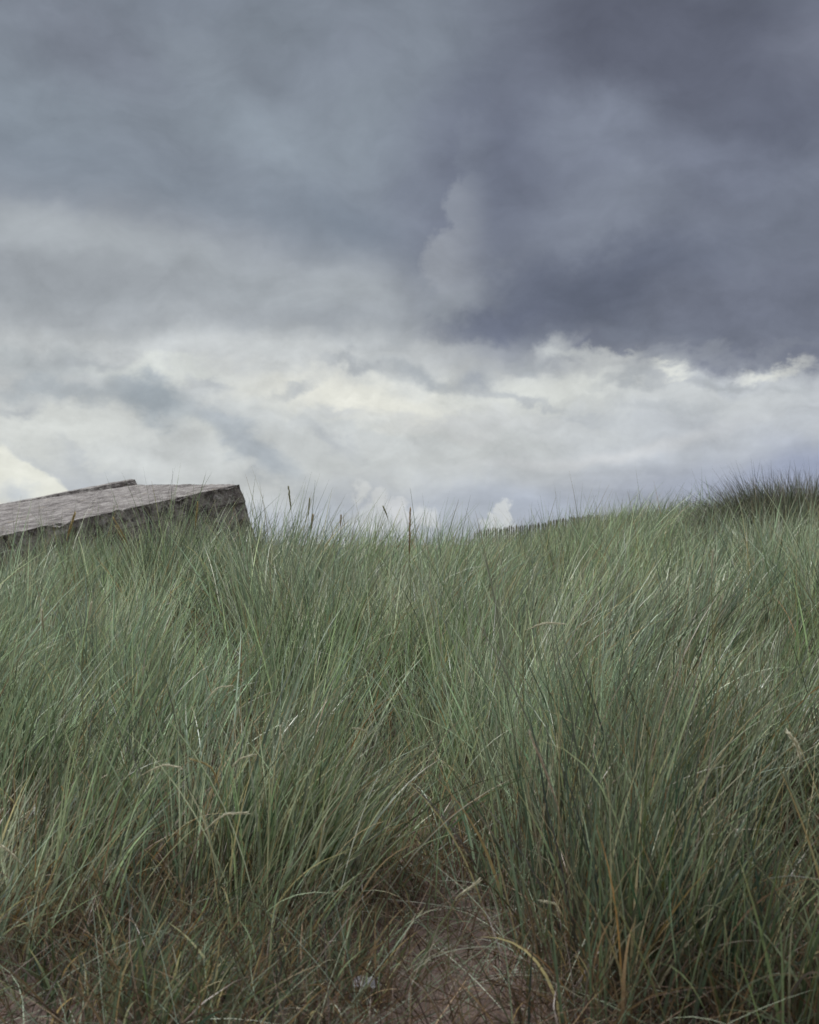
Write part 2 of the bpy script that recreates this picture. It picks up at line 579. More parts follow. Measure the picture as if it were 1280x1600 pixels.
def cells(x, y, S=.90):
    """tussock pattern: low between neighbouring tussocks, 1 inside them"""
    gx_, gy_ = np.asarray(x) / S, np.asarray(y) / S
    ix, iy = np.floor(gx_).astype(int), np.floor(gy_).astype(int)
    f1 = np.full(gx_.shape, 9.)
    f2 = np.full(gx_.shape, 9.)
    for a in (-1, 0, 1):
        for b in (-1, 0, 1):
            j = _cj[(ix + a) % 64, (iy + b) % 64]
            dd = np.hypot(ix + a + j[..., 0] - gx_, iy + b + j[..., 1] - gy_)
            f2 = np.minimum(f2, np.maximum(f1, dd))
            f1 = np.minimum(f1, dd)
    st = .56 + .40 * np.sin(gx_ * .9 + 2 * np.sin(gy_ * .6))
    return 1 - .93 * st * (1 - np.clip((f2 - f1) / .40, 0, 1))


def gap(x, y):
    """density of the sward, 0..1: bare sand patches and dark gaps between tussocks"""
    u = x / y
    k = np.ones_like(x)

    def hole(px, d, ru, rd, s=1.0):
        nonlocal k
        r = ((u - (px - 640) / FPX) / ru) ** 2 + ((y - d) / rd) ** 2
        k = k * (1 - s * np.exp(-r * r))
    hole(742, 3.32, .055, .66, 1.0)      # bare sand, centre bottom
    hole(-20, 2.8, .14, .45, .8)
    hole(330, 2.7, .24, .38, .5)
    hole(590, 2.9, .09, .55, .72)
    hole(596, 5.3, .038, 1.0, .9)       # dark slot between two tussocks
    hole(325, 6.9, .046, 1.1, 1.0)        # hollow beside the left tussock
    hole(110, 4.7, .030, .5, .8)
    hole(930, 5.4, .030, .6, .8)
    hole(1180, 6.4, .04, .7, .8)
    hole(420, 4.6, .02, .4, .7)
    hole(1200, 13.2, .042, .9, .9)      # the dark tussocks stand here
    k = k * cells(x, y)
    n = .5 + .5 * np.sin(x * 3.1 + 1.7 * np.sin(y * 2.3 + 1)) * np.sin(y * 2.9 + 1.1 * np.sin(x * 2.1))
    return k * (.55 + .45 * n)


def stature(x, y):
    """how tall the sward stands: low and thin at the sandy foot, swelling into tussocks"""
    u = x / y
    foot = np.clip((y - 2.8) / 1.3, 0, 1)
    foot = .5 + .5 * foot * foot * (3 - 2 * foot)
    r = np.clip((u - .10) / .05, 0, 1)
    foot = foot * (1 - r) + r
    big = np.sin(x * 4.1 + 1.3 * np.sin(y * 3.0)) * np.sin(y * 3.7 + 1.5 * np.sin(x * 2.6 + 1))
    dip = 1 - .55 * (1 - np.clip(gap(x, y) / .7, 0, 1))
    return foot * (1 + .22 * big) * dip


def sward(rng, d0, d1, u0, u1, clump_m2, per, Lm, wm, segs, spread=.13, keep=None):
    area = (u1 - u0) * .5 * (d1 * d1 - d0 * d0)
    nc = int(area * clump_m2)
    y = np.sqrt(rng.uniform(d0 * d0, d1 * d1, nc))
    x = rng.uniform(u0, u1, nc) * y
    ok = rng.uniform(0, 1, nc) < gap(x, y)
    if keep is not None:
        ok &= keep(x, y)
    x, y = x[ok], y[ok]
    nc = len(x)
    # clump properties
    ch = np.clip(rng.normal(1, .17, nc), .6, 1.4)
    ct = rng.integers(0, len(GREEN), nc)
    cb = np.clip(rng.normal(1, .30, nc), .45, 1.9)
    cdry = np.clip(rng.beta(1.5, 13, nc) + .24 * np.clip((4.3 - y) / 1.0, 0, 1) * (x / y < .2), 0, .8)
    wind_phi = R(75) + .9 * np.sin(x * .8 + 1.1 * np.sin(y * .7)) + rng.normal(0, .35, nc)   # heads lean mostly to the right
    wind_s = np.clip(.16 + .09 * np.sin(x * 1.3 + y * .9) + rng.normal(0, .05, nc), .02, .5)
    cnt = rng.poisson(per, nc)
    idx = np.repeat(np.arange(nc), cnt)
    n = len(idx)
    off = rng.normal(0, spread, (n, 2))
    rx, ry = x[idx] + off[:, 0], y[idx] + off[:, 1]
    rad = np.hypot(off[:, 0], off[:, 1]) / spread
    # heading: outward from the clump plus wind
    ox, oy = off[:, 0] / spread * .11 + rng.normal(0, .15, n), off[:, 1] / spread * .11 + rng.normal(0, .15, n)
    vx = ox + np.sin(wind_phi[idx]) * wind_s[idx]
    vy = oy + np.cos(wind_phi[idx]) * wind_s[idx]
    phi = np.arctan2(vx, vy)
    mag = np.hypot(vx, vy)
    lean = np.clip(mag * .70, 0, .9)
    bend = np.clip(mag * .95 + rng.exponential(.17, n) + .04, 0, 1.7)
    L = Lm * stature(x, y)[idx] * ch[idx] * np.clip(rng.normal(1, .20, n), .35, 1.32)
    w = wm * np.clip(rng.normal(1, .3, n), .45, 2.0)
    z = height(rx, ry) - .02
    foot_shade = 1.14 - .44 * np.clip((4.6 - y) / 1.4, 0, 1)[idx][:, None] - (.16 * np.clip((x / y - .10) / .12, 0, 1) * np.clip((5.4 - y) / 1.5, 0, 1))[idx][:, None]      # older growth plus painted shade: blade colour darkens at the foot and lower right
    col = GREEN[ct[idx]] * foot_shade * np.exp(rng.normal(.03, .38, (n, 1))) * cb[idx][:, None] + rng.normal(0, .010, (n, 3))
    dry = rng.uniform(0, 1, n) < cdry[idx]
    sc = STRAW[rng.integers(0, len(STRAW), n)]
    mixk = np.where(dry, rng.uniform(.35, 1, n), rng.uniform(0, .08, n))[:, None]
    col = np.clip(col * (1 - mixk) + sc * mixk, .02, .8)
    tk = (rng.uniform(0, 1, n) < .25)[:, None] * rng.uniform(.3, 1, (n, 1))
    tip = col * (1 - tk) + sc * tk
    low = dry & (rng.uniform(0, 1, n) < .6)
    L = np.where(low, L * .75, L)
    bend = np.where(low, bend + .5, bend)
    if keep is not None:
        pass
    inb = in_poly(rx, ry, BUNK)
    s = ~inb
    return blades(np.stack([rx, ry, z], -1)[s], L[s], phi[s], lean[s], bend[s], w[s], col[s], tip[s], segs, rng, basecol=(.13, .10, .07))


rng = np.random.default_rng(11)
parts = [
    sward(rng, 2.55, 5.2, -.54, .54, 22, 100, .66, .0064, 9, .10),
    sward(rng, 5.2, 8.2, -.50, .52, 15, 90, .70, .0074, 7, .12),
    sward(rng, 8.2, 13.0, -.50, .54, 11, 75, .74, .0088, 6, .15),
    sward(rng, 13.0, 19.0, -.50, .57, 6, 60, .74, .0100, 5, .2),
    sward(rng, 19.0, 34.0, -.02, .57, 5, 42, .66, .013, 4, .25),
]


def thatch(rng, d0, d1, per_m2, Lm, wm, segs):
    """short brown dead leaves that fill the foot of the sward"""
    n = int(1.08 * .5 * (d1 * d1 - d0 * d0) * per_m2)
    y = np.sqrt(rng.uniform(d0 * d0, d1 * d1, n))
    x = rng.uniform(-.54, .54, n) * y
    ok = rng.uniform(0, 1, n) < gap(x, y) ** .8 + .06
    x, y = x[ok], y[ok]
    n = len(x)
    c = np.array([(.11, .072, .052), (.08, .055, .045), (.16, .11, .07), (.09, .10, .06), (.24, .17, .10)])[rng.integers(0, 5, n)]
    c = c * np.exp(rng.normal(0, .2, (n, 1)))
    return blades(np.stack([x, y, height(x, y) - .01], -1), Lm * rng.uniform(.4, 1.3, n), rng.uniform(0, 6.28, n), rng.uniform(.05, .7, n),
                  rng.uniform(.1, 1.2, n), wm * rng.uniform(.6, 1.4, n), c, c, segs, rng, drift=.6)


def strays(rng, n, d0, d1, L0, L1, w):
    """long single blades standing clear of the tussocks"""
    y = np.sqrt(rng.uniform(d0 * d0, d1 * d1, n))
    x = rng.uniform(-.5, .5, n) * y
    ok = rng.uniform(0, 1, n) < gap(x, y) + .1
    ok &= ~in_poly(x, y, BUNK)
    x, y = x[ok], y[ok]
    n = len(x)
    k = rng.integers(0, 3, n)[:, None]
    c = np.where(k == 0, STRAW[rng.integers(0, len(STRAW), n)], GREEN[rng.integers(0, len(GREEN), n)] * rng.uniform(.9, 1.35, (n, 1)))
    return blades(np.stack([x, y, height(x, y) - .01], -1), rng.uniform(L0, L1, n), rng.normal(R(60), 1.3, n), np.abs(rng.normal(.12, .16, n)),
                  rng.gamma(2.0, .32, n), w * rng.uniform(.6, 1.3, n), c, c * np.array([1.1, 1, .8]), 12, rng, drift=.4, power=1.8)


parts += [thatch(rng, 2.5, 5.5, 1500, .34, .0045, 5), thatch(rng, 5.5, 10, 700, .36, .007, 4),
          strays(rng, 1500, 3.3, 6.0, .45, .74, .0055), strays(rng, 1300, 6.0, 10.5, .6, .88, .0045)]
V, F, C = join(parts)
print('grass faces', len(F))
tag(link('marram_grass', mesh_np('marram_grass', V, F, C), grass_mat('marram_blades', .38, .42)),
    'dense grey green marram grass covering the dune slope', 'grass', kind='stuff')


# dry litter and fallen blades at the foot of the sward
def litter():
    rng = np.random.default_rng(23)
    n = 6500
    y = rng.uniform(2.5, 4.6, n)
    x = rng.uniform(-.5, .5, n) * y
    L = rng.uniform(.10, .55, n)
    lean = rng.uniform(.5, 1.45, n)
    bend = rng.uniform(0, .9, n)
    bend = np.minimum(bend, 1.75 - lean)
    phi = rng.uniform(0, 2 * np.pi, n)
    z = height(x, y) + rng.uniform(0, .02, n)
    sc = STRAW[rng.integers(0, len(STRAW), n)] * np.array([.72, .58, .52]) * rng.uniform(.12, .55, (n, 1))
    gk = (rng.uniform(0, 1, n) < .3)[:, None]
    sc = np.where(gk, GREEN[rng.integers(0, len(GREEN), n)], sc)
    w = rng.uniform(.0015, .0036, n)
    return blades(np.stack([x, y, z], -1), L, phi, lean, bend, w, sc, sc, 6, rng, drift=.5)


V, F, C = litter()
tag(link('dry_grass_litter', mesh_np('dry_grass_litter', V, F, C), grass_mat('dry_litter', .2, .6)),
    'brown and straw coloured fallen stalks on the sand at the foot of the slope', 'dry grass', kind='stuff')


# the dark wind-combed tussocks on the right-hand dune crest
def tussock(px, d, n, rad, Lm, seed, label, toward):
    rng = np.random.default_rng(seed)
    c = unproj(px, HOR, d)
    off = rng.normal(0, 1, (n, 2)) * np.array([rad, rad * .8])
    rx, ry = c.x + off[:, 0], c.y + off[:, 1]
    vx = off[:, 0] / rad * .30 + rng.normal(0, .14, n) + toward
    vy = off[:, 1] / rad * .26 + rng.normal(0, .14, n) - .05
    mag = np.hypot(vx, vy)
    h0 = height(rx, ry)
    mound = .24 * np.exp(-((off[:, 0] / rad / 1.4) ** 2 + (off[:, 1] / rad / 1.4) ** 2))
    G2 = np.array([(.10, .118, .085), (.13, .155, .11), (.16, .14, .115), (.075, .088, .068), (.26, .23, .19)])
    col = G2[rng.integers(0, len(G2), n)] * (1 + rng.normal(0, .12, (n, 1)))
    V, F, C = blades(np.stack([rx - c.x, ry - c.y, h0 + mound - .03 - float(height(c.x, c.y))], -1), Lm * np.clip(rng.normal(1, .2, n), .4, 1.5), np.arctan2(vx, vy),
                     np.clip(mag * .8, 0, 1.1), np.clip(mag * 1.2 + rng.exponential(.25, n), 0, 1.7), .007 * rng.uniform(.6, 1.5, n),
                     col, col * 1.0, 6, rng)
    o = link('grass_tussock', mesh_np('grass_tussock', V, F, C), TUS)
    o.location = (c.x, c.y, float(height(c.x, c.y)))
    tag(o, label, 'grass tussock', 'dark tussocks on the dune crest')


TUS = grass_mat('tussock_blades', .15)
tussock(1192, 13.4, 5200, .37, .78, 33, 'large dark tussock with blades combed to the left on the right dune crest', -.20)
tussock(1268, 13.9, 3600, .28, .84, 4, 'smaller dark tussock right of the large one at the edge of the picture', .02)


# ------------------------------------------------------------------ bunker
def concrete_mat(name, dark, base, light, seams=False):
    m, g, b = new_mat(name)
    P = g.n('ShaderNodeTexCoord').outputs['Object']
    big = g.noise(P, 1.1, 6, .6, .6)
    mid = g.noise(P, 6.0, 7, .68, .3)
    fin = g.noise(P, 38, 5, .7)
    pit = g.n('ShaderNodeTexVoronoi')
    g.put(pit.inputs['Vector'], P)
    pit.inputs['Scale'].default_value = 30
    c = g.mix(g.mr(big, .35, .68), base, light)
    c = g.mix(g.mr(mid, .46, .66, 0, .85), c, dark)
    c = g.mix(g.mr(fin, .48, .70, 0, .65), c, tuple(v * .45 for v in dark))
    spk = g.noise(P, 7, 5, .68)
    c = g.mix(g.mr(spk, .50, .57, 0, .8), c, light)
    c = g.mix(g.mr(g.noise(g.mapping(P, (9, 3, 1)), 4.5, 6, .7), .50, .57, 0, .85), c, dark)
    lich = g.noise(g.mapping(P, (4, 2, 1)), 9, 6, .7, .4)
    c = g.mix(g.mr(lich, .60, .68, 0, .55), c, (.50, .49, .45))
    moss = g.noise(g.mapping(P, (1, 7, 3)), 4, 6, .65, .5)
    c = g.mix(g.mr(moss, .60, .72, 0, .6), c, (.17, .135, .075))
    if seams:
        # shuttering joints: courses along the long face
        sv = g.comb(g.vm('DOT_PRODUCT', P, tuple((FL - A).normalized())), g.vm('DOT_PRODUCT', P, tuple(N)), 0.0)
        sv = g.vm('ADD', sv, g.scale(g.vm('SUBTRACT', g.noise(P, 3, 4, .6, col=True), (.5, .5, .5)), .10))
        br = g.n('ShaderNodeTexBrick')
        g.put(br.inputs['Vector'], sv)
        br.inputs['Scale'].default_value = 1.0
        br.inputs['Brick Width'].default_value = 1.35
        br.inputs['Row Height'].default_value = .40
        br.inputs['Mortar Size'].default_value = .012
        br.inputs['Mortar Smooth'].default_value = .4
        c = g.mix(g.m('MULTIPLY', br.outputs['Fac'], .55), c, (.03, .024, .024))
    g.put(b.inputs['Base Color'], c)
    b.inputs['Roughness'].default_value = .92
    b.inputs['Specular IOR Level'].default_value = .25
    bp = g.n('ShaderNodeBump')
    bp.inputs['Strength'].default_value = .9
    bp.inputs['Distance'].default_value = .03
    hsum = g.m('ADD', g.m('MULTIPLY', mid, 1.0), g.m('MULTIPLY', fin, .5))
    hsum = g.m('ADD', hsum, g.m('MULTIPLY', pit.outputs['Distance'], .35))
    g.put(bp.inputs['Height'], hsum)
    g.put(b.inputs['Normal'], bp.outputs[0])
    return m


A = unproj(374, 757, 17.0)
FL = unproj(0, 838, 14.0)
B = unproj(345, 753, 18.5)
N = (B - A).cross(FL - A).normalized()
if N.z < 0:
    N = -N
CAM = Vector((0, 0, EYE))


def on_plane(px, py, off=0.0):
    r = Vector(((px - 640) / FPX, 1, (HOR - py) / FPX))
    t = (N.dot(A) + off - N.dot(CAM)) / N.dot(r)
    return CAM + r * t


Dp = on_plane(206, 757)
Cp = on_plane(0, 788)
print('bunker', A, B, Dp, Cp, FL, N)
FLx = A + (FL - A) * 2.0
Cx = Dp + (Cp - Dp) * 2.4
DOWN = (-N + (A - FL).normalized() * .24).normalized()
DOWN2 = (-N + (A - FL).normalized() * .12).normalized()


def quad_grid(bm, p00, p10, p11, p01, nu, nv):
    vs = []
    for j in range(nv + 1):
        row = []
        for i in range(nu + 1):
            a = p00.lerp(p10, i / nu)
            b = p01.lerp(p11, i / nu)
            row.append(bm.verts.new(a.lerp(b, j / nv)))
        vs.append(row)
    for j in range(nv):
        for i in range(nu):
            bm.faces.new((vs[j][i], vs[j][i + 1], vs[j + 1][i + 1], vs[j + 1][i]))


def rough(bm, amp, sc, seed, chip=0.0, edge_fn=None):
    bmesh.ops.remove_doubles(bm, verts=bm.verts, dist=.004)
    bmesh.ops.recalc_face_normals(bm, faces=bm.faces)
    bm.normal_update()
    off = Vector((seed, seed * 1.7, 0))
    mv = []
    for v in bm.verts:
        n1 = mn.fractal(v.co * sc + off, 1.0, 2.0, 5)
        n2 = mn.noise(v.co * sc * 6 + off)
        dlt = v.normal * (n1 * amp + n2 * amp * .35)
        if edge_fn:
            e = edge_fn(v.co)
            if e > 0:
                e *= min(1, (v.co - A).length / .4)
                c = max(0, mn.fractal(v.co * 3.1 + off, 1.0, 2.0, 4) + .12)
                dlt -= v.normal * e * chip * c * 2
        mv.append((v, dlt))
    for v, d_ in mv:
        v.co += d_


def prism(top, ext, dirv, n_side=40, n_h=6, ctr=None):
    """closed solid: top polygon + same polygon moved by dirv*ext"""
    bm = bmesh.new()
    k = len(top)
    bot = [p + dirv * ext for p in top]
    for i in range(k):
        a, b = top[i], top[(i + 1) % k]
        L = (b - a).length
        nu = max(4, int(L / .07))
        nu = min(nu, 130)
        quad_grid(bm, a, b, bot[(i + 1) % k], bot[i], nu, max(2, int(ext / .07)))
    return bm, bot


def top_cap(bm, poly4, nu, nv):
    quad_grid(bm, *poly4, nu, nv)


def build_bunker():
    base = unproj(250, HOR, 18)
    base.z = float(height(base.x, base.y))
    root = empty('bunker', base)
    tag(root, 'weathered concrete bunker tilted and half sunk in the dune grass', 'bunker')
    mtop = concrete_mat('weathered_concrete', (.050, .042, .041), (.106, .095, .091), (.23, .217, .208))
    mside = concrete_mat('stained_concrete', (.060, .048, .048), (.18, .152, .146), (.42, .39, .37), True)
    ths = .30
    # roof slab: top surface, its edge band and underside
    edges = [(A, FLx), (A, Dp)]

    def edge_fn(co):
        e = 0
        for a, b in ((A, FLx), (A, B), (B, Dp), (Dp, Cx)):
            t = max(0, min(1, (co - a).dot(b - a) / (b - a).length_squared))
            e = max(e, 1 - (co - a.lerp(b, t)).length / .14)
        return e
    # split the top into two four-sided sheets: A-B-Dp-M and M-Dp-Cx-FLx
    bm = bmesh.new()
    mid_f = A + (FLx - A) * .45
    quad_grid(bm, A, Dp, Dp.lerp(Cx, .35), mid_f, 90, 64)
    quad_grid(bm, mid_f, Dp.lerp(Cx, .35), Cx, FLx, 90, 60)
    top = [A, Dp, Cx, FLx]
    pr, bot = prism(top, ths, DOWN)
    tmp = bpy.data.meshes.new('t')
    pr.to_mesh(tmp)
    bm.from_mesh(tmp)
    pr.free()
    rough(bm, .016, 1.6, 3.3, .040, edge_fn)
    for v in bm.verts:
        v.co -= base
    me = bpy.data.meshes.new('roof_slab')
    bm.to_mesh(me)
    bm.free()
    o = link('roof_slab', me, mtop, root)
    me.materials.append(mside)
    me.update()
    for p in me.polygons:
        p.use_smooth = False
        if p.normal.dot(N) < .55:
            p.material_index = 1
    # lower wall, set back slightly below the slab
    cen = (A + Dp + Cx + FLx) / 4
    top2 = [p + (cen - p).normalized() * .018 for p in bot]
    bm, _ = prism(top2, 2.4, DOWN2)

    def seam(co):
        h = (A - co).dot(N)
        s = 0
        for q in (.62, .98):
            s = max(s, 1 - abs(h - q) / .03)
        return max(0, s)
    rough(bm, .026, 1.5, 8.1, .02, seam)
    for v in bm.verts:
        v.co -= base
    me = bpy.data.meshes.new('wall')
    bm.to_mesh(me)
    bm.free()
    link('wall', me, mside, root)
    # raised rim along the back edge, broken off at its right end
    bm = bmesh.new()
    e0 = Dp + (Cx - Dp).normalized() * .02
    e1 = Dp.lerp(Cx, .42)
    inn = (A - Dp).normalized()
    wv = inn * .55
    hN = N * .115
    a, b = e0 + N * -.06, e1 + N * -.06
    a2, b2 = a + wv, b + wv * .6
    at_, bt = e0 + hN, e1 + N * .0
    at2, bt2 = e0 + inn * .40 + hN * .95, e1 + inn * .25 + N * -.01
    quad_grid(bm, at_, bt, bt2, at2, 60, 8)
    quad_grid(bm, a2, b2, bt2, at2, 60, 4)
    quad_grid(bm, a, b, bt, at_, 60, 4)
    quad_grid(bm, a, a2, at2, at_, 8, 4)
    quad_grid(bm, b, b2, bt2, bt, 8, 4)
    rough(bm, .012, 3.0, 5.0)
    for v in bm.verts:
        v.co -= base
    me = bpy.data.meshes.new('roof_rim')
    bm.to_mesh(me)
    bm.free()
    link('roof_rim', me, mtop, root)


build_bunker()


# ------------------------------------------------------------------ paling fence
def wood_mat():
    m, g, b = new_mat('weathered_paling')
    P = g.n('ShaderNodeTexCoord').outputs['Object']
    n1 = g.noise(g.mapping(P, scl=(30, 30, 3)), 2, 5, .6)
    g.put(b.inputs['Base Color'], g.mix(g.mr(n1, .3, .7), (.13, .115, .10), (.26, .23, .20)))
    b.inputs['Roughness'].default_value = .9
    return m


def build_fence():
    wm = wood_mat()
    pts = [(742, 832, 27.0), (760, 829, 27.3), (800, 824, 28.0), (850, 818, 28.8), (890, 811, 29.5), (915, 807, 30.0), (940, 806, 30.4)]
    root0 = unproj(742, HOR, 27.0)
    root0.z = float(height(root0.x, root0.y))
    root = empty('paling_fence', root0)
    tag(root, 'low dark wooden paling fence running over the far dune behind the grass', 'fence')
    P3 = [unproj(*p) for p in pts]
    rnd = random.Random(4)
    s = 0
    path = []
    for a, b in zip(P3[:-1], P3[1:]):
        L = math.hypot(b.x - a.x, b.y - a.y)
        n = max(1, int(round(L / .082)))
        for k in range(n):
            path.append(a.lerp(b, k / n))
    wire_pts = {0: [], 1: []}
    for i, p in enumerate(path):
        g0 = float(height(p.x, p.y))
        top = p.z + .04 + rnd.uniform(-.035, .03)
        bm = bmesh.new()
        w = rnd.uniform(.030, .042)
        th = .014
        lx, ly = rnd.uniform(-.02, .02), rnd.uniform(-.02, .02)
        rows = [(g0 - .12, 1), (top - .05, 1), (top - .015, .55), (top, .12)]
        rings = []
        for z, k in rows:
            f = (z - g0)
            c = Vector((p.x + lx * f, p.y + ly * f, z)) - root0
            rings.append([bm.verts.new(c + Vector((sx * w / 2 * k, sy * th / 2, 0))) for sx, sy in ((-1, -1), (1, -1), (1, 1), (-1, 1))])
        for a, b in zip(rings[:-1], rings[1:]):
            for q in range(4):
                bm.faces.new((a[q], a[(q + 1) % 4], b[(q + 1) % 4], b[q]))
        bm.faces.new(rings[-1])
        bm.faces.new(rings[0][::-1])
        me = bpy.data.meshes.new('picket')
        bm.to_mesh(me)
        bm.free()
        link('picket', me, wm, root)
        for q, dz in ((0, .14), (1, .5)):
            wire_pts[q].append(Vector((p.x, p.y - .010, top - dz)) - root0)
    wmat, g, b = new_mat('galvanised_wire')
    b.inputs['Base Color'].default_value = (.2, .2, .2, 1)
    b.inputs['Metallic'].default_value = .7
    b.inputs['Roughness'].default_value = .5
    for q in (0, 1):
        bm = bmesh.new()
        tube(bm, wire_pts[q], [.0018] * len(wire_pts[q]), 5)
        me = bpy.data.meshes.new('wire')
        bm.to_mesh(me)
        bm.free()
        link('wire', me, wmat, root)
    print('pickets', len(path))


def tube(bm, pts, rad, k=6):
    rings = []
    for i, p in enumerate(pts):
        t = (pts[min(i + 1, len(pts) - 1)] - pts[max(i - 1, 0)]).normalized()
        up = Vector((0, 0, 1)) if abs(t.z) < .9 else Vector((1, 0, 0))
        s = t.cross(up).normalized()
        u = s.cross(t)
        rings.append([bm.verts.new(p + (s * math.cos(a) + u * math.sin(a)) * rad[i]) for a in [2 * math.pi * q / k for q in range(k)]])
    for a, b in zip(rings[:-1], rings[1:]):
        for q in range(k):
            f = bm.faces.new((a[q], a[(q + 1) % k], b[(q + 1) % k], b[q]))
            f.smooth = True
    bm.faces.new(rings[0][::-1])
    bm.faces.new(rings[-1])


build_fence()


# ------------------------------------------------------------------ flowering spikes
def spike_mat(name, c1, c2):
    m, g, b = new_mat(name)
    P = g.n('ShaderNodeTexCoord').outputs['Object']
    g.put(b.inputs['Base Color'], g.mix(g.mr(g.noise(P, 220, 4, .6), .3, .7), c1, c2))
    b.inputs['Roughness'].default_value = .75
    t = g.n('ShaderNodeBsdfTranslucent')
    t.inputs[0].default_value = (*c2, 1)
    ms = g.n('ShaderNodeMixShader')
    ms.inputs[0].default_value = .5
    o = m.node_tree.nodes['Material Output']
    m.node_tree.links.new(b.outputs[0], ms.inputs[1])
    m.node_tree.links.new(t.outputs[0], ms.inputs[2])
    m.node_tree.links.new(ms.outputs[0], o.inputs[0])
    return m


SM = {'pale': spike_mat('pale_spikelets', (.40, .38, .27), (.62, .60, .48)),
      'straw': spike_mat('straw_spikelets', (.30, .24, .12), (.46, .38, .20)),
      'green': spike_mat('green_spikelets', (.24, .25, .13), (.38, .37, .22)),
      'brown': spike_mat('brown_spikelets', (.28, .20, .11), (.42, .31, .17)),
      'stem': spike_mat('pale_stem', (.24, .25, .14), (.36, .35, .20)),
      'dead': spike_mat('bleached_stalk', (.40, .33, .26), (.56, .48, .40))}


def catmull(P, n):
    out = []
    for i in range(len(P) - 1):
        p0 = P[max(i - 1, 0)]
        p1, p2 = P[i], P[i + 1]
        p3 = P[min(i + 2, len(P) - 1)]
        for k in range(n):
            t = k / n
            out.append(.5 * ((2 * p1) + (p2 - p0) * t + (2 * p0 - 5 * p1 + 4 * p2 - p3) * t * t + (3 * p1 - p0 - 3 * p2 + p3) * t ** 3))
    out.append(P[-1])
    return out


def spike(tips, d, kind, label, head_r, dense=True, seed=0, stem_r=.0016):
    """tips: pixel points tip -> neck -> bends ...; the stem then runs on to the ground"""
    rnd = random.Random(seed)
    head_r *= .52 if dense else .8
    if 4.7 <= d <= 5.1:
        d -= .9
    elif 3.5 <= d < 4.7:
        d -= .55
    elif d < 3.5:
        d -= .3
    if d < 5:
        head_r *= 1.15
    P = []
    for i, (px, py) in enumerate(tips):
        P.append(unproj(px, py, d + .04 * i))
    last = P[-1]
    gx0 = last.x + (last.x - P[0].x) * .15
    gy0 = last.y + .03
    g0 = Vector((gx0, gy0, float(height(gx0, gy0)) - .02))
    root = empty('grass_spike', g0)
    head = catmull(P[:2] if len(P) == 2 else P[:3], 14)
    nh = 14 if len(P) > 2 or True else 14
    head_pts = head[:15] if dense else head
    chain = [P[1]] if dense else [P[min(2, len(P) - 1)]]
    chain = P[1:] if dense else P[min(2, len(P) - 1):]
    stem_pts = catmull(chain + [chain[-1].lerp(g0, .55) + Vector((.01, 0, 0)), g0], 6)
    bm = bmesh.new()
    tube(bm, [p - g0 for p in stem_pts], [stem_r * (.8 + .6 * i / len(stem_pts)) for i in range(len(stem_pts))], 5)
    me = bpy.data.meshes.new('stem')
    bm.to_mesh(me)
    bm.free()
    link('stem', me, SM['stem'] if kind != 'dead' else SM['dead'], root)
    # spikelets: many small overlapping pointed scales round the axis
    bm = bmesh.new()
    tube(bm, [p - g0 for p in head_pts], [head_r * (.25 + .35 * math.sin(math.pi * min(1, i / (len(head_pts) - 1)))) for i in range(len(head_pts))], 6)
    total = len(head_pts) - 1
    ns = 120 if dense else 46
    for k in range(ns):
        f = (k + rnd.random()) / ns * total
        i = min(int(f), total - 1)
        p = head_pts[i].lerp(head_pts[i + 1], f - i) - g0
        t = (head_pts[i] - head_pts[i + 1]).normalized()
        up = Vector((0, 0, 1)) if abs(t.z) < .9 else Vector((1, 0, 0))
        s = t.cross(up).normalized()
        u = s.cross(t)
        a = rnd.uniform(0, 2 * math.pi)
        o = s * math.cos(a) + u * math.sin(a)
        q = t.cross(o)
        prof = (.35 + .75 * math.sin(math.pi * min(.98, .08 + f / total)) ** .6)
        ln = head_r * (3.2 if dense else 4.2) * rnd.uniform(.8, 1.2)
        wd = head_r * .55
        b0 = p + o * head_r * .25 * prof
        m1 = b0 + t * ln * .45 + o * head_r * .75 * prof
        tp = b0 + t * ln + o * head_r * .7 * prof
        v = [bm.verts.new(x) for x in (b0, m1 + q * wd * .5, tp, m1 - q * wd * .5, m1 + o * wd * .35)]
        for tri in ((0, 1, 4), (1, 2, 4), (2, 3, 4), (3, 0, 4)):
            bm.faces.new([v[x] for x in tri])
    me = bpy.data.meshes.new('seed_head')
    bm.to_mesh(me)
    bm.free()
    link('seed_head', me, SM[kind], root)
    tag(root, label, 'grass spike', 'flowering spikes in the marram grass')


